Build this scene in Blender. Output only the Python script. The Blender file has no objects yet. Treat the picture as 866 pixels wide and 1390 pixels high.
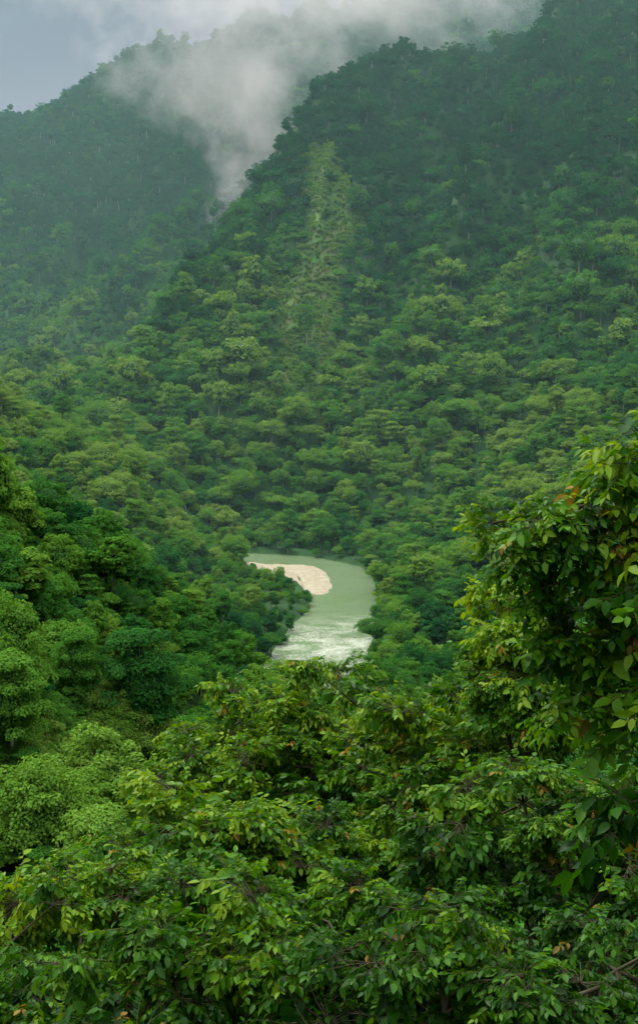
import bpy, math, numpy as np
from mathutils import Vector
rng=np.random.default_rng(7)
scene=bpy.context.scene
scene.view_settings.view_transform='Standard'
try: scene.view_settings.look='None'
except Exception: pass
scene.view_settings.exposure=0
D=bpy.data
def link(o): scene.collection.objects.link(o); return o

# ---------------- noise
_tabs={}
def vnoise(x,y,seed=0):
    if seed not in _tabs: _tabs[seed]=np.random.default_rng(100+seed).random((256,256))
    T=_tabs[seed]
    xi=np.floor(x).astype(int); yi=np.floor(y).astype(int)
    fx=x-xi; fy=y-yi; fx=fx*fx*(3-2*fx); fy=fy*fy*(3-2*fy)
    a=T[xi%256,yi%256];b=T[(xi+1)%256,yi%256];c=T[xi%256,(yi+1)%256];d=T[(xi+1)%256,(yi+1)%256]
    return (a*(1-fx)+b*fx)*(1-fy)+(c*(1-fx)+d*fx)*fy
def fbm(x,y,seed=0,o=4):
    s=0;a=1;t=0
    for i in range(o):
        s=s+a*vnoise(x*2**i,y*2**i,seed+i);t+=a;a*=.5
    return s/t-.5

# ---------------- terrain
WZ=-130.0
def seg_tent(X,Y,pts,slope):
    H=np.full(X.shape,-1e4)
    for (x0,y0,z0),(x1,y1,z1) in zip(pts[:-1],pts[1:]):
        dx,dy=x1-x0,y1-y0;L=dx*dx+dy*dy
        t=np.clip(((X-x0)*dx+(Y-y0)*dy)/L,0,1)
        d=np.hypot(X-x0-t*dx,Y-y0-t*dy)
        H=np.maximum(H,z0+t*(z1-z0)-slope*np.sqrt(d*d+15**2)+slope*15)
    return H
river=[(-330,1090,10),(-220,1040,12),(-120,990,18),(-70,966,22),(-25,947,25),(4,908,22),(12,860,18),(14,800,16),(14,752,15),(9,712,18),(4,665,19),(1,615,21),(-6,570,24),(-30,520,24),(-80,490,20),(-150,480,18),(-260,475,18),(-500,470,18)]
def river_d(X,Y):
    best=np.full(X.shape,1e5)
    for (x0,y0,w0),(x1,y1,w1) in zip(river[:-1],river[1:]):
        dx,dy=x1-x0,y1-y0;L=dx*dx+dy*dy
        t=np.clip(((X-x0)*dx+(Y-y0)*dy)/L,0,1)
        d=np.hypot(X-x0-t*dx,Y-y0-t*dy)-(w0+t*(w1-w0))
        best=np.minimum(best,d)
    return best
C=-13
MR=[(1200,2500,860),(800,2250,720),(476,2120,580),(330,2050,478),(250,2000,425),(170,1950,376),(87,1900,370),(-3,1860,360),(-80,1840,350),(-300,1800,330)]
capx=[-1500,-400,-213,-165,-150,-138,-102,-54,-3,45,87,170,330,476,2000]
capz=[-60,-60,-28,0,22,50,110,198,300,338,368,440,600,780,2000]
RW=[(476,2100,580),(520,1500,270),(430,1050,95),(330,760,10),(260,450,-30),(240,100,-20)]
ML=[(-1500,2750,460),(-1000,2850,470),(-658,2900,500+C),(-492,3000,585+C),(-378,3100,670+C),(-139,3200,760),(290,3300,850),(900,3300,880)]
L0=[(-800,1550,120),(-460,1520,20),(-340,1500,3+C),(-250,1490,5+C),(-190,1520,0)]
L1=[(-700,1000,150),(-420,950,70),(-204,905,-19+C),(-133,900,-60+C),(-85,885,-104+C)]
L1b=[(-400,720,30),(-170,700,-62),(-95,705,-112)]
L2=[(-400,400,60),(-200,385,10),(-86,380,-42+C),(-66,378,-53+C),(-46,378,-72+C),(-24,380,-90+C),(-5,390,-108+C)]
CAM=[(-60,-60,-4),(0,-14,-2),(60,-60,0)]
def height(X,Y):
    dr=river_d(X,Y)
    mr=np.minimum(seg_tent(X,Y,MR,.60),np.interp(X,capx,capz)-.12*np.clip(Y-1900,0,900))
    l1=np.minimum(seg_tent(X,Y,L1,.52),np.interp(X,[-400,-204,-133,-85,-62,0,50],[80,-28,-72,-114,-134,-180,-250]))
    l1b=np.minimum(seg_tent(X,Y,L1b,.5),np.interp(X,[-400,-170,-95,-60,0],[40,-62,-114,-135,-200]))
    l2=np.minimum(seg_tent(X,Y,L2,.5),np.interp(X,[-300,-200,-86,-46,-24,-5,30],[60,10,-55,-87,-105,-124,-160]))
    layers=[mr,seg_tent(X,Y,RW,.6),seg_tent(X,Y,ML,.62),seg_tent(X,Y,L0,.5),l1,l1b,l2,
            -126.5+.05*np.clip(dr-20,0,400)]
    k=4.
    S=np.stack(layers);m=S.max(0)
    H=m+k*np.log(np.exp((S-m)/k).sum(0))
    amp=np.clip((H+118)/150,0,1)
    xr=X*.93+Y*-.30; yr=X*.30+Y*.93
    rib=1-np.abs(2*vnoise(xr/85,yr/420,5)-1)
    rib2=1-np.abs(2*vnoise(xr/37,yr/170,9)-1)
    far=np.clip((Y-900)/400,0,1)
    H=H+amp*(far*(62*(rib-.6)+30*(rib2-.6))+(18+28*far)*fbm(X/110,Y/130,20))
    cam=seg_tent(X,Y,CAM,.56)
    H=np.maximum(H,cam)
    s=np.clip((dr+2)/11,0,1); s=s*s*(3-2*s)
    return (WZ-4)+(H-(WZ-4))*s
gs=6.0
gx=np.arange(-1500,1500+gs,gs); gy=np.arange(-90,3500+gs,gs)
GX,GY=np.meshgrid(gx,gy,indexing='ij')
GH=height(GX,GY)
def hq(x,y):
    u=np.clip((x-gx[0])/gs,0,len(gx)-1.001);v=np.clip((y-gy[0])/gs,0,len(gy)-1.001)
    i=u.astype(int);j=v.astype(int);fu=u-i;fv=v-j
    return (GH[i,j]*(1-fu)+GH[i+1,j]*fu)*(1-fv)+(GH[i,j+1]*(1-fu)+GH[i+1,j+1]*fu)*fv
def scar(X,Y):
    cx=-4+(Y-1400)*.08+16*fbm(Y/60.,Y*0,70)*2
    w=26+22*vnoise(Y/45.,Y*0+3,71)+(1560-Y)*.06
    a=np.clip(1-np.abs(X-cx)/w,0,1)*np.clip((Y-1120)/160,0,1)*np.clip((1640-Y)/60,0,1)
    return a*np.clip(.6+2.8*fbm(X/13,Y/70,72),0,1.3)

def mesh_quads(name,V,F,mats,smooth=False,matidx=None):
    me=D.meshes.new(name)
    V=np.asarray(V,dtype=np.float32);F=np.asarray(F,dtype=np.int32);n=F.shape[1]
    me.vertices.add(len(V));me.vertices.foreach_set('co',V.ravel())
    me.loops.add(F.size);me.loops.foreach_set('vertex_index',F.ravel())
    me.polygons.add(len(F));me.polygons.foreach_set('loop_start',np.arange(0,F.size,n,dtype=np.int32))
    for m in mats: me.materials.append(m)
    if matidx is not None: me.polygons.foreach_set('material_index',np.asarray(matidx,dtype=np.int32))
    if smooth: me.polygons.foreach_set('use_smooth',np.ones(len(F),dtype=bool))
    me.update(calc_edges=True)
    return me

# ---------------- materials
def newmat(name):
    m=D.materials.new(name);m.use_nodes=True
    nt=m.node_tree;nt.nodes.clear()
    return m,nt,nt.nodes,nt.links
def ramp(N,stops,interp='LINEAR'):
    r=N.new('ShaderNodeValToRGB');cr=r.color_ramp;cr.interpolation=interp
    while len(cr.elements)<len(stops): cr.elements.new(.5)
    for e,(p,c) in zip(cr.elements,stops):
        e.position=p;e.color=(*c,1)
    return r
def leafmat(name,stops,transl=.3,rough=.5,spec=.3,young=None):
    m,nt,N,L=newmat(name)
    out=N.new('ShaderNodeOutputMaterial')
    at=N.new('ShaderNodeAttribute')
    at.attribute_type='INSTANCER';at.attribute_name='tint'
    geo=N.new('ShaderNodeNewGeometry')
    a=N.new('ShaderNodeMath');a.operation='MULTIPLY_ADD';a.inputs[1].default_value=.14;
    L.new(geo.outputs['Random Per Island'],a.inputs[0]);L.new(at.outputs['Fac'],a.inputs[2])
    src=a.outputs[0]
    if young:
        lt=N.new('ShaderNodeAttribute');lt.attribute_type='GEOMETRY';lt.attribute_name='leaf_tint'
        ad=N.new('ShaderNodeMath');ad.operation='ADD';L.new(src,ad.inputs[0]);L.new(lt.outputs['Fac'],ad.inputs[1]);src=ad.outputs[0]
    r=ramp(N,stops);L.new(src,r.inputs[0])
    col=r.outputs[0]
    if young:
        la=N.new('ShaderNodeAttribute');la.attribute_type='GEOMETRY';la.attribute_name='young'
        mx=N.new('ShaderNodeMix');mx.data_type='RGBA'
        L.new(la.outputs['Fac'],mx.inputs['Factor']);L.new(col,mx.inputs['A']);mx.inputs['B'].default_value=(*young,1)
        col=mx.outputs['Result']
        p=N.new('ShaderNodeBsdfPrincipled');p.inputs['Roughness'].default_value=rough;p.inputs['Specular IOR Level'].default_value=spec
        L.new(col,p.inputs['Base Color'])
    else:
        p=N.new('ShaderNodeBsdfDiffuse');L.new(col,p.inputs['Color'])
    t=N.new('ShaderNodeBsdfTranslucent')
    h=N.new('ShaderNodeHueSaturation');h.inputs['Hue'].default_value=.485;h.inputs['Saturation'].default_value=1.1;h.inputs['Value'].default_value=1.6
    L.new(col,h.inputs['Color']);L.new(h.outputs[0],t.inputs['Color'])
    mix=N.new('ShaderNodeMixShader');mix.inputs[0].default_value=transl
    L.new(p.outputs[0],mix.inputs[1]);L.new(t.outputs[0],mix.inputs[2]);L.new(mix.outputs[0],out.inputs['Surface'])
    return m
M_can=leafmat('canopy_leaves',[(0,(.008,.046,.022)),(.3,(.020,.096,.024)),(.6,(.052,.168,.024)),(.85,(.11,.235,.030)),(1,(.16,.26,.05))],.3)
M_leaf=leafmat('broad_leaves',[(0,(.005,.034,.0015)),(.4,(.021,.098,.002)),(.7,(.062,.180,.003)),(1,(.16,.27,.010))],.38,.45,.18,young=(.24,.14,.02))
def simple(name,c1,c2,scale,rough=.9,c3=None):
    m,nt,N,L=newmat(name)
    out=N.new('ShaderNodeOutputMaterial');p=N.new('ShaderNodeBsdfPrincipled');p.inputs['Roughness'].default_value=rough
    p.inputs['Specular IOR Level'].default_value=.2
    tc=N.new('ShaderNodeTexCoord');n=N.new('ShaderNodeTexNoise');n.inputs['Scale'].default_value=scale;n.inputs['Detail'].default_value=5
    L.new(tc.outputs['Object'],n.inputs['Vector'])
    r=ramp(N,[(.3,c1),(.7,c2)]);L.new(n.outputs[0],r.inputs[0]);col=r.outputs[0]
    if c3:
        at=N.new('ShaderNodeAttribute');at.attribute_name='bare';mx=N.new('ShaderNodeMix');mx.data_type='RGBA'
        r3=ramp(N,[(.42,c3[0]),(.6,c3[1])]);L.new(n.outputs[0],r3.inputs[0])
        L.new(at.outputs['Fac'],mx.inputs['Factor']);L.new(col,mx.inputs['A']);L.new(r3.outputs[0],mx.inputs['B']);col=mx.outputs['Result']
    L.new(col,p.inputs['Base Color'])
    L.new(p.outputs[0],out.inputs['Surface'])
    return m
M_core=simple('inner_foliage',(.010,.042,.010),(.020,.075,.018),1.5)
M_bark=simple('bark',(.022,.020,.010),(.07,.062,.035),3)
M_palebark=simple('pale_bark',(.18,.17,.14),(.36,.34,.30),2)
M_sand=simple('river_sand',(.22,.20,.135),(.35,.325,.24),.25)
M_ground=simple('forest_floor',(.010,.040,.010),(.020,.075,.014),.06,c3=((.075,.20,.03),(.17,.19,.08)))

nx,ny=len(gx),len(gy)
idx=np.arange(nx*ny).reshape(nx,ny)
F=np.stack([idx[:-1,:-1],idx[1:,:-1],idx[1:,1:],idx[:-1,1:]],-1).reshape(-1,4)
me=mesh_quads('terrain',np.stack([GX,GY,GH],-1).reshape(-1,3),F,[M_ground],True)
a=me.attributes.new('bare','FLOAT','POINT');a.data.foreach_set('value',np.clip(scar(GX,GY)*2.0-.1,0,1).astype(np.float32).ravel())
link(D.objects.new('terrain',me))

# ---------------- canopy tree meshes
def ico_core(R,Hh,zc,seed,sub=2):
    import bmesh
    bm=bmesh.new();bmesh.ops.create_icosphere(bm,subdivisions=sub,radius=1)
    r=np.random.default_rng(seed)
    V=np.array([v.co[:] for v in bm.verts]);Fc=np.array([[v.index for v in f.verts] for f in bm.faces]);bm.free()
    V=V*(1+.18*(r.random((len(V),1))-.5))
    V=V*np.array([R,R,Hh]);V[:,2]=np.where(V[:,2]<0,V[:,2]*.6,V[:,2])+zc
    return V,Fc
def tube_mesh(paths,ns=6):
    Vs=[];Fs=[];o=0
    for pts,rad in paths:
        pts=np.asarray(pts,float);n=len(pts)
        tan=np.gradient(pts,axis=0);tan/=np.linalg.norm(tan,axis=1)[:,None]+1e-9
        ref=np.array([.31,.87,.13]);ref/=np.linalg.norm(ref)
        u=np.cross(tan,ref);u/=np.linalg.norm(u,axis=1)[:,None]+1e-9
        v=np.cross(tan,u)
        a=np.arange(ns)*2*math.pi/ns
        ring=pts[:,None,:]+np.asarray(rad)[:,None,None]*(np.cos(a)[None,:,None]*u[:,None,:]+np.sin(a)[None,:,None]*v[:,None,:])
        Vs.append(ring.reshape(-1,3))
        for i in range(n-1):
            for j in range(ns):
                k=(j+1)%ns
                Fs.append((o+i*ns+j,o+i*ns+k,o+(i+1)*ns+k,o+(i+1)*ns+j))
        o+=n*ns
    return np.concatenate(Vs),np.array(Fs)
def cards(Cn,Nn,size,r,asp=.6):
    n=len(Cn)
    a=r.normal(size=(n,3));u=np.cross(Nn,a);u/=np.linalg.norm(u,axis=1)[:,None]+1e-9
    v=np.cross(Nn,u)
    s=size[:,None]
    V=np.stack([Cn-u*s,Cn+v*s*asp,Cn+u*s,Cn-v*s*asp],1).reshape(-1,3)
    return V,np.arange(4*n).reshape(-1,4)
def canopy_tree(name,seed,R,Hc,H,ncl,ncard,csize,shape='dome',bark=None):
    r=np.random.default_rng(seed)
    zc=H-Hc
    cl=[]
    while len(cl)<ncl:
        d=r.normal(size=3);d/=np.linalg.norm(d)
        if d[2]<-.5: continue
        k=r.uniform(.70,1.0)
        if shape=='flat' : p=np.array([d[0]*R*k,d[1]*R*k,max(d[2],-.1)*Hc*.8*k+Hc*.15*r.random()])
        elif shape=='tier': p=np.array([d[0]*R*k*(1-.35*abs(d[2])),d[1]*R*k*(1-.35*abs(d[2])),round(d[2]*2.5)/2.5*Hc*.95])
        else: p=np.array([d[0]*R*k,d[1]*R*k,d[2]*Hc*k])
        az=math.atan2(d[1],d[0]);p[:2]*=1+.22*math.sin(az*2+seed)+.12*math.sin(az*3+seed*2)
        cl.append((p,r.uniform(.15,.34)*R))
    per=int(ncard*.85)//ncl
    Cs=[];Ns=[]
    for p,cr in cl:
        d=r.normal(size=(per,3));d/=np.linalg.norm(d,axis=1)[:,None]
        d[:,2]=np.where(d[:,2]<-.2,-d[:,2],d[:,2])
        rad=cr*r.uniform(.75,1.08,size=(per,1))
        Cs.append(p+d*rad*np.array([1,1,.8]))
        nn=d+np.array([0,0,.4])+r.normal(size=(per,3))*.4
        Ns.append(nn/np.linalg.norm(nn,axis=1)[:,None])
    # inner leaves so that the gaps between clumps show foliage, not a solid core
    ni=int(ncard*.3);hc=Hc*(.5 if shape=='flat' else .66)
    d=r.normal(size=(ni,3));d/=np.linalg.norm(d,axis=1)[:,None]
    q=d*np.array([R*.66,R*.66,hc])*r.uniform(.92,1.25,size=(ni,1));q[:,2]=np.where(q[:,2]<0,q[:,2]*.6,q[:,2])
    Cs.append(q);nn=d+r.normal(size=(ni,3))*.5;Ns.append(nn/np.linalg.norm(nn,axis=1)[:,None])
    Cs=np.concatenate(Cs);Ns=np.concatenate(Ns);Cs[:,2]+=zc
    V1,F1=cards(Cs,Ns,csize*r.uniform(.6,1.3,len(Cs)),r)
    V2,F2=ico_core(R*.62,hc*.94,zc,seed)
    paths=[([(0,0,-4),(.1,0,H*.3),(.25*r.normal(),.2,zc+Hc*.3)],[.045*R+.1,.035*R+.08,.1])]
    for i in range(5):
        p=cl[r.integers(ncl)][0]+np.array([0,0,zc])
        paths.append(([(0,0,zc*.7),(p[0]*.5,p[1]*.5,zc*.75+p[2]*.2),tuple(p)],[.12,.09,.05]))
    V3,F3=tube_mesh(paths,5)
    me=D.meshes.new(name)
    V=np.concatenate([V1,V2,V3])
    tri=F2[:,:3]+len(V1);quads=np.concatenate([F1,F3+len(V1)+len(V2)])
    loops=np.concatenate([quads.ravel(),tri.ravel()]).astype(np.int32)
    ls=np.concatenate([np.arange(len(quads))*4,len(quads)*4+np.arange(len(tri))*3]).astype(np.int32)
    me.vertices.add(len(V));me.vertices.foreach_set('co',V.astype(np.float32).ravel())
    me.loops.add(len(loops));me.loops.foreach_set('vertex_index',loops)
    me.polygons.add(len(ls));me.polygons.foreach_set('loop_start',ls)
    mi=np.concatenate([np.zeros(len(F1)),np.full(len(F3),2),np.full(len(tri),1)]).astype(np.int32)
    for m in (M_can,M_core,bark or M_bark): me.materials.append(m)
    me.polygons.foreach_set('material_index',mi)
    me.update(calc_edges=True)
    return D.objects.new(name,me)
def make_coll(name,objs):
    c=D.collections.new(name)
    for o in objs: c.objects.link(o)
    return c
shapes=['dome','dome','flat','tier','dome','dome','dome','flat']
specs=[(6.0,5.8,15),(5.0,6.2,16),(7.5,4.8,15),(5,7.5,19),(6.5,6.5,15),(4.2,4.6,17),(8.5,7.0,19),(5.5,3.6,13)]
far_set=[canopy_tree('rainforest_tree_far_%02d'%i,10+i,r_,hc,h,24,800,.70,shapes[i],M_palebark if i in(3,6) else None) for i,(r_,hc,h) in enumerate(specs)]
mid_set=[canopy_tree('rainforest_tree_mid_%02d'%i,30+i,r_,hc,h,48,4200,.38,shapes[i],M_palebark if i in(3,6) else None) for i,(r_,hc,h) in enumerate(specs)]
near_set=[canopy_tree('rainforest_tree_near_%02d'%i,50+i,r_,hc,h,90,16000,.22,shapes[i],M_palebark if i==3 else None) for i,(r_,hc,h) in enumerate(specs[:5])]
C_far=make_coll('rainforest_trees_far',far_set);C_mid=make_coll('rainforest_trees_mid',mid_set);C_near=make_coll('rainforest_trees_near',near_set)

def gn_instancer(name,coll,pos,rot,scl,idxs,tint,parent=None):
    me=D.meshes.new(name);n=len(pos)
    me.vertices.add(n);me.vertices.foreach_set('co',np.asarray(pos,dtype=np.float32).ravel())
    def at(nm,ty,arr,key):
        a=me.attributes.new(nm,ty,'POINT');a.data.foreach_set(key,arr.ravel())
    at('trot','FLOAT_VECTOR',np.asarray(rot,dtype=np.float32),'vector')
    at('tscale','FLOAT_VECTOR',np.asarray(scl,dtype=np.float32),'vector')
    at('tidx','INT',np.asarray(idxs,dtype=np.int32),'value')
    at('tint','FLOAT',np.asarray(tint,dtype=np.float32),'value')
    me.update()
    o=link(D.objects.new(name,me))
    ng=D.node_groups.new(name+'_scatter','GeometryNodeTree')
    ng.interface.new_socket('Geometry',in_out='INPUT',socket_type='NodeSocketGeometry')
    ng.interface.new_socket('Geometry',in_out='OUTPUT',socket_type='NodeSocketGeometry')
    N=ng.nodes;L=ng.links
    gi=N.new('NodeGroupInput');go=N.new('NodeGroupOutput')
    ci=N.new('GeometryNodeCollectionInfo');ci.inputs['Collection'].default_value=coll
    ci.inputs['Separate Children'].default_value=True;ci.inputs['Reset Children'].default_value=True
    ip=N.new('GeometryNodeInstanceOnPoints');ip.inputs['Pick Instance'].default_value=True
    def na(nm,ty):
        a=N.new('GeometryNodeInputNamedAttribute');a.data_type=ty;a.inputs['Name'].default_value=nm;return a.outputs['Attribute']
    e=N.new('FunctionNodeEulerToRotation')
    L.new(na('trot','FLOAT_VECTOR'),e.inputs[0]);L.new(e.outputs[0],ip.inputs['Rotation'])
    L.new(na('tscale','FLOAT_VECTOR'),ip.inputs['Scale']);L.new(na('tidx','INT'),ip.inputs['Instance Index'])
    L.new(gi.outputs[0],ip.inputs['Points']);L.new(ci.outputs[0],ip.inputs['Instance'])
    L.new(ip.outputs[0],go.inputs[0])
    md=o.modifiers.new('scatter','NODES');md.node_group=ng
    if parent: o.parent=parent
    return o

def scatter(y0,y1,sp,margin):
    xm=.227*y1*margin+60
    xs=np.arange(-xm,xm,sp);ys=np.arange(y0,y1,sp)
    X,Y=np.meshgrid(xs,ys,indexing='ij');X=X.ravel();Y=Y.ravel()
    X=X+rng.uniform(-.6,.6,X.size)*sp;Y=Y+rng.uniform(-.6,.6,X.size)*sp
    k=np.abs(X)<.227*Y*margin+60
    return X[k],Y[k]
outl=[(-47,900),(-48,922),(-38,931),(-25,930),(-7,924),(2,905),(6,870),(8,835),(5,808),(-2,803),(-9,815),(-16,838),(-28,862),(-40,880)]
clear=[(-47,890),(-48,922),(-38,931),(-25,930),(-7,924),(2,905),(6,870),(8,835),(5,802),(-2,795),(-12,798),(-26,815),(-44,850)]
o_=np.array(outl,float)
def in_poly(X,Y,P):
    ins=np.zeros(X.shape,bool);j=len(P)-1
    for i in range(len(P)):
        xi,yi=P[i];xj,yj=P[j]
        c=((yi>Y)!=(yj>Y))&(X<(xj-xi)*(Y-yi)/(yj-yi+1e-9)+xi)
        ins^=c;j=i
    return ins
def process(X,Y):
    dr=river_d(X,Y)
    k=(dr>2.5)&(~in_poly(X,Y,clear))&(~in_poly(X,Y,outl));X=X[k];Y=Y[k]
    Z=hq(X,Y)
    vis=np.ones(X.size,bool)
    for t in np.linspace(.05,.97,70):
        vis&=(Z+45)*t > hq(X*t,Y*t)-10
    return X[vis],Y[vis],Z[vis]
def plant(coll,nset,y0,y1,sp,mul=1.0,mode=''):
    X,Y=scatter(y0,y1,sp,1.35 if y0<1000 else 1.2)
    if mode=='scar':
        k=(np.abs(X)<110);X=X[k];Y=Y[k];k=scar(X,Y)>.12;X=X[k];Y=Y[k]
    else:
        k=scar(X,Y)<.2;X=X[k];Y=Y[k]
    X,Y,Z=process(X,Y)
    n=X.size
    big=rng.random(n)
    s=rng.uniform(.45,1.0,n)+(big>.92)*rng.uniform(.25,.85,n)+.55*fbm(X/50,Y/50,40)
    s=np.clip(s,.40,1.75)*mul
    dr=river_d(X,Y);s=np.where(dr<14,s*.65,s)
    s=np.where((np.abs(X)<60)&(Y<620)&(Y>330),np.clip(s,.3,.8),s)
    s=np.where(in_poly(X,Y,[(-75,690),(10,690),(12,830),(-45,870),(-75,870)]),np.clip(s*.7,.3,.65),s)
    if mode=='scar': s=rng.uniform(.2,.42,n)
    if mode=='low': s=rng.uniform(.3,.5,n)
    if y0<100: s=s*np.clip(.6+(Y-58)/200,.6,1)
    S=np.stack([s*rng.uniform(.85,1.2,n),s*rng.uniform(.85,1.2,n),s*rng.uniform(.85,1.3,n)],1)
    Rr=np.stack([rng.normal(0,.08,n),rng.normal(0,.08,n),rng.uniform(0,6.28,n)],1)
    tint=.47+.95*fbm(X/70,Y/90,60)+rng.normal(0,.18,n)+.12*(big>.93)
    tint-=np.clip((Z-60)/330,0,.55)  # cloud shade over the high slopes, put into the leaf colour by altitude
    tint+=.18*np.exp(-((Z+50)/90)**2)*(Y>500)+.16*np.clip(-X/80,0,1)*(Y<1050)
    if mode=='scar': tint=rng.normal(.82,.07,n)
    tint=np.clip(tint,.02,.88)
    return coll,np.stack([X,Y,Z-1.0],1),Rr,S,rng.integers(0,nset,n),tint
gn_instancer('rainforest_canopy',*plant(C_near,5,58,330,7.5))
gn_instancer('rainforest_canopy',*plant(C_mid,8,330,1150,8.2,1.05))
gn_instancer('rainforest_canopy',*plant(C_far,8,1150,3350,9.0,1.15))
gn_instancer('rainforest_understorey',*plant(C_mid,8,120,480,6.5,1,'low'))
gn_instancer('landslide_scrub',*plant(C_far,8,1120,1640,3.6,1,'scar'))

# ---------------- river water
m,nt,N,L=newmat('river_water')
out=N.new('ShaderNodeOutputMaterial');p=N.new('ShaderNodeBsdfPrincipled')
p.inputs['Roughness'].default_value=.16;p.inputs['IOR'].default_value=1.33
tc=N.new('ShaderNodeTexCoord');mp=N.new('ShaderNodeMapping');mp.inputs['Scale'].default_value=(1,.4,1)
n1=N.new('ShaderNodeTexNoise');n1.inputs['Scale'].default_value=.55;n1.inputs['Detail'].default_value=6;n1.inputs['Roughness'].default_value=.65
n2=N.new('ShaderNodeTexNoise');n2.inputs['Scale'].default_value=.03;n2.inputs['Detail'].default_value=3
L.new(tc.outputs['Object'],mp.inputs[0]);L.new(mp.outputs[0],n1.inputs['Vector']);L.new(tc.outputs['Object'],n2.inputs['Vector'])
mr=N.new('ShaderNodeMapRange');mr.inputs['From Min'].default_value=.42;mr.inputs['From Max'].default_value=.6;mr.inputs['To Min'].default_value=.2;mr.inputs['To Max'].default_value=1
L.new(n2.outputs[0],mr.inputs['Value'])
b=N.new('ShaderNodeBump');b.inputs['Distance'].default_value=1.6
L.new(mr.outputs[0],b.inputs['Strength']);L.new(n1.outputs[0],b.inputs['Height']);L.new(b.outputs[0],p.inputs['Normal'])
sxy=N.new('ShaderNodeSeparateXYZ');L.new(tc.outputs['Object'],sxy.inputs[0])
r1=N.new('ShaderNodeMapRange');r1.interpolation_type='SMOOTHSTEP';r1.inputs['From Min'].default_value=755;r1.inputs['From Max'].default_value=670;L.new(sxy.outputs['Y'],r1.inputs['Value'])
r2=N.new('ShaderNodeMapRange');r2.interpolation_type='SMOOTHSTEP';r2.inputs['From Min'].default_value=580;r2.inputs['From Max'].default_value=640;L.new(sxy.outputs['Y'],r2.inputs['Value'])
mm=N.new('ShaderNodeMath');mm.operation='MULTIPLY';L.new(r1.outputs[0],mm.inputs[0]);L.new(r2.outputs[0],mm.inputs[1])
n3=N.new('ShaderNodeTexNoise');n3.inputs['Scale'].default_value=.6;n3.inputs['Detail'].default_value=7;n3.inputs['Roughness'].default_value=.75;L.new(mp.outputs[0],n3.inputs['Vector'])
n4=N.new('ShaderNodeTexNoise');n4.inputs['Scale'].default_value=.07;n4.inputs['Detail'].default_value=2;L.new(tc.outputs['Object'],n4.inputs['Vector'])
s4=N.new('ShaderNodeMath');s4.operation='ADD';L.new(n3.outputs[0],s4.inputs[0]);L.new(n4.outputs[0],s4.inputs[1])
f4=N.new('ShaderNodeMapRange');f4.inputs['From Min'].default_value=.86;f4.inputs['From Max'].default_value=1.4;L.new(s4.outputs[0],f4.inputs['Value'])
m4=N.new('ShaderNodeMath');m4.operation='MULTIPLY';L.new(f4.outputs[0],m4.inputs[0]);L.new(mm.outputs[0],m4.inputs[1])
mx=N.new('ShaderNodeMix');mx.data_type='RGBA';mx.inputs['A'].default_value=(.13,.20,.10,1);mx.inputs['B'].default_value=(.62,.66,.57,1)  # pale B colour paints the bright glint on the ripples into the water
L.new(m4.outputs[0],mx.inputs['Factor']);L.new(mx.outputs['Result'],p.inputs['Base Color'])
L.new(p.outputs[0],out.inputs['Surface'])
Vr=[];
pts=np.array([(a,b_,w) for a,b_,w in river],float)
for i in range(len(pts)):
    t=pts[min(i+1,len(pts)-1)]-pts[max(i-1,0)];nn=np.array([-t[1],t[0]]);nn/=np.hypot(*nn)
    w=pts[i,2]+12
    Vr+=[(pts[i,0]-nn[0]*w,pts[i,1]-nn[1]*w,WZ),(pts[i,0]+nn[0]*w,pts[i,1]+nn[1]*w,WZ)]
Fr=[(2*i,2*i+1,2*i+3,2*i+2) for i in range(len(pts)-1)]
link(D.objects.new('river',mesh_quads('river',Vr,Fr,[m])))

o2=[]
for i in range(len(o_)):
    p0,p1,p2,p3=o_[i-1],o_[i],o_[(i+1)%len(o_)],o_[(i+2)%len(o_)]
    for t in (0,.25,.5,.75):
        o2.append(.5*((2*p1)+(-p0+p2)*t+(2*p0-5*p1+4*p2-p3)*t*t+(-p0+3*p1-3*p2+p3)*t**3))
o2=np.array(o2);o2=o2+np.stack([fbm(o2[:,0]/7,o2[:,1]/7,85)*5,fbm(o2[:,0]/7,o2[:,1]/7,86)*7],1)
cen=np.array([-16,888.])
rings=[1.04,.97,.85,.65,.4,.15];zz=[-1.0,.15,.7,1.2,1.7,1.9]
Vb=[];
for r_,z_ in zip(rings,zz):
    q=cen+(o2-cen)*r_
    zz_=np.maximum(WZ+z_+(.5*fbm(q[:,0]/6,q[:,1]/9,80) if z_>0 else 0),(hq(q[:,0],q[:,1])+.3) if z_>0 else -1e3)
    Vb.append(np.column_stack([q,zz_*np.ones(len(q))]))
n_=len(o2);Vb=np.concatenate(Vb+[np.array([[cen[0],cen[1],float(hq(cen[:1],cen[1:])[0])+1]])])
Fb=[(i*n_+j,i*n_+(j+1)%n_,(i+1)*n_+(j+1)%n_,(i+1)*n_+j) for i in range(len(rings)-1) for j in range(n_)]
Fb+=[(5*n_+j,5*n_+(j+1)%n_,len(Vb)-1) for j in range(n_)]
me=D.meshes.new('sand_bar');me.from_pydata([tuple(v) for v in Vb],[],Fb);me.materials.append(M_sand)
for f in me.polygons: f.use_smooth=True
link(D.objects.new('sand_bar',me))

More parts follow.
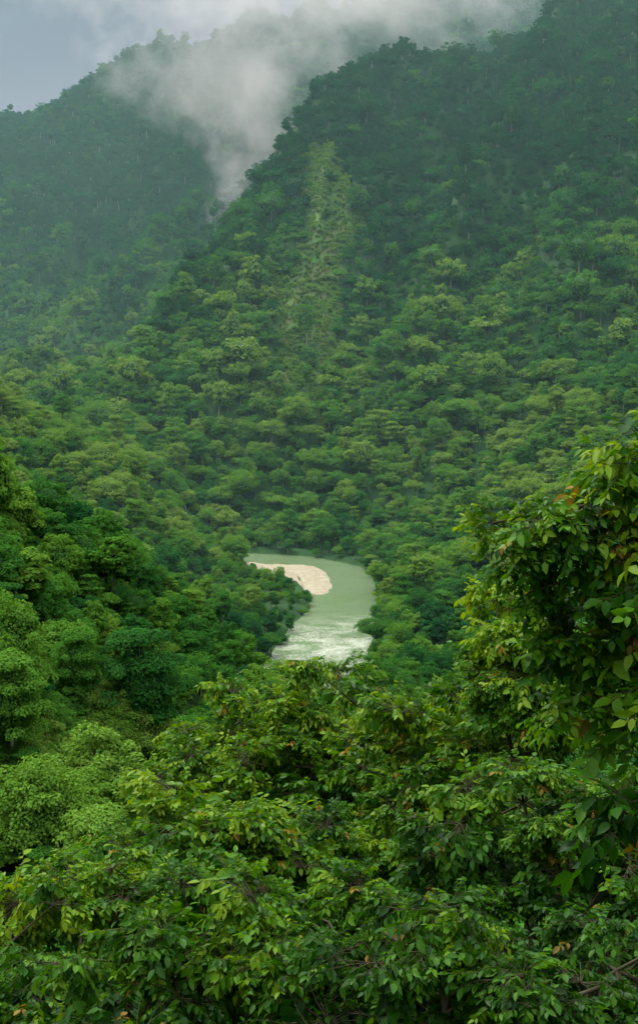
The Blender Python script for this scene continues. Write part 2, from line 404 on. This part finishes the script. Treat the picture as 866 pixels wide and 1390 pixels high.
# ---------------- foreground trees with real leaves
def twig(seed,nleaf,LL,droop):
    r=np.random.default_rng(seed)
    V=[];Fq=[];mi=[];tip=[]
    length=.55
    sp=[np.array([t*length,.03*math.sin(t*4+seed),-.12*t*t]) for t in np.linspace(0,1,4)]
    tv,tf=tube_mesh([(sp,[.007,.006,.004,.002])],3)
    V+=list(map(tuple,tv));Fq+=[tuple(f) for f in tf];mi+=[1]*len(tf);tip+=[0]*len(tv)
    for i in range(nleaf):
        t=.12+.88*(i+.3)/nleaf
        k=t*3;j=min(int(k),2);p=sp[j]+(sp[j+1]-sp[j])*(k-j)
        side=1 if i%2 else -1
        ang=side*r.uniform(.5,1.3)*(1-.5*(t>.93))
        pit=-droop*r.uniform(.2,1.4)
        fw=np.array([math.cos(ang)*math.cos(pit),math.sin(ang)*math.cos(pit),math.sin(pit)])
        sd=np.cross(fw,[0,0,1]);sd/=np.linalg.norm(sd)
        roll=r.normal(0,.5);up=np.cross(sd,fw);sd2=sd*math.cos(roll)+up*math.sin(roll);up=np.cross(sd2,fw);sd=sd2
        l=LL*r.uniform(.65,1.2);w=l*r.uniform(.24,.31)
        prof=[(0.08,.10),(.38,1.0),(.72,.80),(1.0,.04)]
        base=len(V);cv=r.uniform(.1,.35)
        for s_,w_ in prof:
            c=p+fw*l*s_+np.array([0,0,-cv*l*s_*s_])
            V.append(tuple(c-sd*w*w_+up*w*w_*.3));V.append(tuple(c));V.append(tuple(c+sd*w*w_+up*w*w_*.3))
            tip+=[float(t>.6)]*3
        for a in range(3):
            b0=base+a*3
            Fq.append((b0,b0+1,b0+4,b0+3));Fq.append((b0+1,b0+2,b0+5,b0+4));mi+=[0,0]
    return np.array(V),np.array(Fq),np.array(mi),np.array(tip)
TW=[twig(200+i,n_,l_,d_) for i,(n_,l_,d_) in enumerate([(11,.17,.5),(13,.145,.7),(9,.20,.3),(12,.16,1.0),(9,.18,.6)])]
def euler_mat(rx,ry,rz):
    cx,sx_,cy,sy,cz,sz=math.cos(rx),math.sin(rx),math.cos(ry),math.sin(ry),math.cos(rz),math.sin(rz)
    return np.array([[cz*cy,cz*sy*sx_-sz*cx,cz*sy*cx+sz*sx_],[sz*cy,sz*sy*sx_+cz*cx,sz*sy*cx-cz*sx_],[-sy,cy*sx_,cy*cx]])
def bough(name,seed,ntw,flat=.6,sc=1.0,yp=.965):
    r=np.random.default_rng(seed);Vs=[];Fs=[];Ms=[];Lt=[];Yg=[];o=0;paths=[]
    subs=[]
    for i in range(7):
        d=r.normal(size=3);d/=np.linalg.norm(d);subs.append(d*np.array([1,1,flat])*r.uniform(.25,.65))
    for i in range(ntw):
        c=subs[r.integers(7)]
        d=r.normal(size=3);d/=np.linalg.norm(d);P=c+d*r.uniform(.05,.3)*np.array([1,1,flat])
        yaw=math.atan2(P[1],P[0])+r.normal(0,.6);pit=r.normal(.05,.3)-.35*d[2]
        V,Fq,mi,tip=TW[r.integers(5)]
        s=sc*r.uniform(.7,1.15)
        V2=(V*s)@euler_mat(r.normal(0,.3),pit,yaw).T+P
        Vs.append(V2);Fs.append(Fq+o);Ms.append(mi);o+=len(V)
        Lt.append(np.full(len(V),r.normal(0,.17)+.18*tip));Yg.append(tip*float(r.random()>yp)*r.uniform(.5,1))
        if i%3==0: paths.append(([(0,0,0),tuple(P*.5+np.array([0,0,.03])),tuple(P)],[.012,.008,.005]))
    tv,tf=tube_mesh(paths,4)
    Vs.append(tv);Fs.append(tf+o);Ms.append(np.ones(len(tf)));Lt.append(np.zeros(len(tv)));Yg.append(np.zeros(len(tv)))
    me=mesh_quads(name,np.concatenate(Vs),np.concatenate(Fs),[M_leaf,M_bark],True,np.concatenate(Ms))
    for nm,arr in (('leaf_tint',Lt),('young',Yg)):
        a=me.attributes.new(nm,'FLOAT','POINT');a.data.foreach_set('value',np.concatenate(arr).astype(np.float32))
    return D.objects.new(name,me)
C_bough=make_coll('leafy_boughs',[bough('leafy_bough_%02d'%i,300+i,n_,sc=1.15,yp=.985) for i,n_ in enumerate((75,95,62,84,100,70,90,80))])
C_bigbough=make_coll('broad_leafy_boughs',[bough('broad_leafy_bough_%02d'%i,340+i,n_,.8,1.5,.96) for i,n_ in enumerate((42,50,36,46,30,52,40,44))])

def fg_tree(name,base,crown,rad,nclump,seed,crs=(.5,.95),tint0=.45,clumps=None,trunk_r=.22,coll=None):
    r=np.random.default_rng(seed)
    crown=np.array(crown,float);rad=np.array(rad,float)
    gz=float(hq(np.array([base[0]]),np.array([base[1]]))[0])-.5
    B=np.array([base[0],base[1],gz]);T=crown-np.array([0,0,rad[2]*.5])
    paths=[];ts=np.linspace(0,1,8)
    tp=[B+(T-B)*t+np.array([math.sin(t*5+seed)*.25,math.cos(t*4+seed)*.2,0])*t*(1-t)*3 for t in ts]
    paths.append((tp,[trunk_r*(1-.6*t)+(.1 if t==0 else 0) for t in ts]))
    cl=[]
    if clumps is None:
        while len(cl)<nclump:
            d=r.normal(size=3);d/=np.linalg.norm(d)
            if d[2]<-.45: continue
            k=r.uniform(.55,1.15)
            cl.append((crown+d*rad*k,r.uniform(*crs)))
    else: cl=clumps
    limb=[]
    for i in range(7):
        a=i*2.4+seed;d=np.array([math.cos(a)*.55,math.sin(a)*.55,r.uniform(-.1,.6)])
        e=crown+d*rad; s=tp[5+i%3];mid=(s+e)/2+np.array([0,0,.25])
        paths.append(([s,mid,e],[trunk_r*.4,trunk_r*.28,trunk_r*.16]));limb+= [mid,e]
    limb=np.array(limb)
    P=[];Rt=[];Ti=[];Sc=[]
    for c,cr in cl:
        c=np.array(c,float)
        s=limb[np.argmin(((limb-c)**2).sum(1))]
        mid=(s+c)/2+r.normal(0,.12,3)+np.array([0,0,.1])
        paths.append(([s,mid,c],[trunk_r*.14,trunk_r*.1,.012]))
        out_=c-crown
        P.append(c);Rt.append((-.25*out_[1]/rad[1]+r.normal(0,.15),.25*out_[0]/rad[0]+r.normal(0,.15),r.uniform(0,6.28)))
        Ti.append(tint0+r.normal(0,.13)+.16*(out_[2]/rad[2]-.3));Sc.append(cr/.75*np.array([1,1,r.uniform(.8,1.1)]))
    V,F_=tube_mesh(paths,6)
    o=link(D.objects.new(name,mesh_quads(name,V,F_,[M_bark],True)))
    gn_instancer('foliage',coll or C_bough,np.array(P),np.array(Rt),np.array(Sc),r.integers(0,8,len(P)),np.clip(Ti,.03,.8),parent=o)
    return o
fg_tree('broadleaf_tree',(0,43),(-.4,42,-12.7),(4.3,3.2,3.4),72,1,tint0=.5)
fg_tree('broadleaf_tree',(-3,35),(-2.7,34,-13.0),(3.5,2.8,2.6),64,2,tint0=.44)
fg_tree('broadleaf_tree',(-5,27),(-4.8,26,-11.8),(3.5,2.6,2.1),56,3,(.4,.75),tint0=.38)  # lower tint on the nearest trees: deep foreground shade put into leaf colour
fg_tree('broadleaf_tree',(-.5,23),(-.6,22,-10.6),(3.4,2.6,2.1),60,4,(.38,.7),tint0=.24)  # shade painted in by a dark tint
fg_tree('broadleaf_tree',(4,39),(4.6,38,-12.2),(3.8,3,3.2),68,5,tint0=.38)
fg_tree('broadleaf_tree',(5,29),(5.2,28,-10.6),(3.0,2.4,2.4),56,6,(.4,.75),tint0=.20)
fg_tree('broadleaf_tree',(3,21),(2.8,20,-9.8),(3.0,2.2,1.8),48,7,(.38,.65),tint0=.12)  # darkest tint, painted shade at the lower edge
fg_tree('broadleaf_tree',(6,36),(5.4,35,-8.2),(1.9,1.7,2.6),34,8,(.4,.8),tint0=.5)
cl=[((3.35,14,-.85),.42),((2.95,14,-1.05),.38),((2.65,14.1,-1.3),.34),((2.15,13.8,-1.5),.30),((1.95,14,-1.85),.28),((2.4,14,-1.85),.34),((3.0,14.2,-1.7),.5),((2.1,14,-2.25),.26),((2.75,14.3,-2.3),.42),((3.4,14,-1.6),.5),((3.5,14.4,-2.5),.6),((2.5,14.3,-2.7),.32),((3.0,14.5,-3.0),.5),((3.8,14,-1.0),.55),((2.7,14.6,-3.5),.4),((3.3,14.6,-3.6),.5),((3.7,13.8,-3.0),.55),((3.7,13,-3.9),.6),((3.2,13.5,-4.4),.6),((4.3,14.5,-1.8),.65),((3.3,13.6,-2.1),.45),((2.55,13.7,-1.6),.28),((1.75,14.1,-1.55),.22)]
fg_tree('broadleaf_tree',(5.6,14.5),(4.6,14.3,-2.2),(1.2,1.0,1.6),0,9,clumps=cl,tint0=.42,trunk_r=.2,coll=C_bigbough)
n=600
X=rng.uniform(-15,15,n);Y=rng.uniform(16,58,n);Z=hq(X,Y)+rng.uniform(.2,1,n)*(2.5+3.5*vnoise(X/2.5,Y/2.5,90))
rot=np.stack([rng.normal(0,.2,n),rng.normal(0,.2,n),rng.uniform(0,6.28,n)],1);s=rng.uniform(.9,1.3,n)+.8*np.clip((Y-20)/25,0,1)*rng.random(n)
gn_instancer('undergrowth',C_bough,np.stack([X,Y,Z],1),rot,np.stack([s,s,s],1),rng.integers(0,8,n),np.clip(.12+rng.normal(0,.1,n),0,.8))

# ---------------- haze and clouds (real volumes)
def box(name,a,b,mat):
    V=[(x,y,z) for x in (a[0],b[0]) for y in (a[1],b[1]) for z in (a[2],b[2])]
    Fx=[(0,1,3,2),(4,6,7,5),(0,4,5,1),(2,3,7,6),(0,2,6,4),(1,5,7,3)]
    me=D.meshes.new(name);me.from_pydata(V,[],Fx);me.materials.append(mat);return link(D.objects.new(name,me))
def cloud(c,r,dens,nscale=.011,rotx=0,roty=0,gain=2.8,off=-.65):
    import bmesh
    m,nt,N,L=newmat('cloud_vapour')
    try: m.cycles.volume_step_rate=3
    except Exception: pass
    out=N.new('ShaderNodeOutputMaterial');vs=N.new('ShaderNodeVolumeScatter');vs.inputs['Color'].default_value=(.90,.95,1,1)
    tc=N.new('ShaderNodeTexCoord')
    ln=N.new('ShaderNodeVectorMath');ln.operation='LENGTH';L.new(tc.outputs['Object'],ln.inputs[0])
    geo=N.new('ShaderNodeNewGeometry')
    ns=N.new('ShaderNodeTexNoise');ns.inputs['Scale'].default_value=nscale;ns.inputs['Detail'].default_value=5;ns.inputs['Roughness'].default_value=.68
    L.new(geo.outputs['Position'],ns.inputs['Vector'])
    a=N.new('ShaderNodeMath');a.operation='MULTIPLY_ADD';a.inputs[1].default_value=gain;a.inputs[2].default_value=off
    L.new(ns.outputs[0],a.inputs[0])
    s=N.new('ShaderNodeMath');s.operation='SUBTRACT';L.new(a.outputs[0],s.inputs[0]);L.new(ln.outputs['Value'],s.inputs[1])
    mr=N.new('ShaderNodeMapRange');mr.inputs['From Min'].default_value=0;mr.inputs['From Max'].default_value=.8;mr.inputs['To Max'].default_value=dens
    L.new(s.outputs[0],mr.inputs['Value']);L.new(mr.outputs[0],vs.inputs['Density']);L.new(vs.outputs[0],out.inputs['Volume'])
    bm=bmesh.new();bmesh.ops.create_icosphere(bm,subdivisions=3,radius=1)
    me=D.meshes.new('cloud');bm.to_mesh(me);bm.free();me.materials.append(m)
    o=link(D.objects.new('cloud',me));o.location=c;o.scale=r;o.rotation_euler=(rotx,roty,0)
m,nt,N,L=newmat('valley_haze')
out=N.new('ShaderNodeOutputMaterial');vs=N.new('ShaderNodeVolumeScatter')
vs.inputs['Color'].default_value=(.42,.80,.78,1);vs.inputs['Density'].default_value=.000095;vs.inputs['Anisotropy'].default_value=.2
L.new(vs.outputs[0],out.inputs['Volume'])
box('mist',(-1400,450,-200),(1400,3480,1100),m)
cloud((-150,2400,500),(270,150,135),.0075,.010,0,.12,2.8,-.6)
cloud((-100,2250,375),(110,90,150),.009,.014,0,.35)
cloud((-122,2000,222),(48,60,100),.010,.02,0,.55)
cloud((60,2500,620),(420,200,100),.007)
cloud((-200,2850,760),(600,160,130),.006)

# ---------------- world / sun
w=D.worlds.new('World');scene.world=w;w.use_nodes=True
N=w.node_tree.nodes;L=w.node_tree.links;N.clear()
out=N.new('ShaderNodeOutputWorld');bg=N.new('ShaderNodeBackground');bg.inputs['Strength'].default_value=.1
SE,SR=60,-55
sky=N.new('ShaderNodeTexSky');sky.sky_type='NISHITA';sky.sun_disc=False;sky.sun_elevation=math.radians(SE);sky.sun_rotation=math.radians(SR)
tc=N.new('ShaderNodeTexCoord');sx=N.new('ShaderNodeSeparateXYZ');L.new(tc.outputs['Generated'],sx.inputs[0])
ns=N.new('ShaderNodeTexNoise');ns.inputs['Scale'].default_value=3.5;ns.inputs['Detail'].default_value=6
mp=N.new('ShaderNodeMapping');mp.inputs['Scale'].default_value=(1,1,3);L.new(tc.outputs['Generated'],mp.inputs[0]);L.new(mp.outputs[0],ns.inputs['Vector'])
ma=N.new('ShaderNodeMath');ma.operation='MULTIPLY_ADD';ma.inputs[1].default_value=.10;L.new(ns.outputs[0],ma.inputs[0])
sb=N.new('ShaderNodeMath');sb.operation='SUBTRACT';sb.inputs[1].default_value=.05;L.new(sx.outputs['Z'],sb.inputs[0]);L.new(sb.outputs[0],ma.inputs[2])
r=ramp(N,[(0,(.115,.125,.155)),(.16,(.115,.127,.16)),(.26,(.068,.075,.105)),(.38,(.12,.13,.15)),(.6,(.85,.86,.84)),(1,(1,1.0,.97))])
L.new(ma.outputs[0],r.inputs[0])
sc=N.new('ShaderNodeVectorMath');sc.operation='SCALE';sc.inputs['Scale'].default_value=28;L.new(r.outputs[0],sc.inputs[0])
mx=N.new('ShaderNodeMix');mx.data_type='RGBA';mx.inputs['Factor'].default_value=.97
L.new(sky.outputs[0],mx.inputs['A']);L.new(sc.outputs[0],mx.inputs['B']);L.new(mx.outputs['Result'],bg.inputs['Color']);L.new(bg.outputs[0],out.inputs[0])
sun=D.lights.new('sun','SUN');sun.energy=3.2;sun.angle=math.radians(11);sun.color=(1,.97,.86)
so=link(D.objects.new('sun',sun))
el=math.radians(SE);az=math.radians(SR)
dirv=Vector((math.sin(az)*math.cos(el),math.cos(az)*math.cos(el),math.sin(el)))
so.rotation_euler=dirv.to_track_quat('Z','Y').to_euler()

cam=D.cameras.new('camera');cam.sensor_fit='VERTICAL';cam.sensor_height=36;cam.lens=36*1909/1390;cam.clip_end=12000;cam.clip_start=.1
co=link(D.objects.new('camera',cam));co.location=(0,0,0);co.rotation_euler=(math.radians(90-5.83),0,0)
scene.camera=co
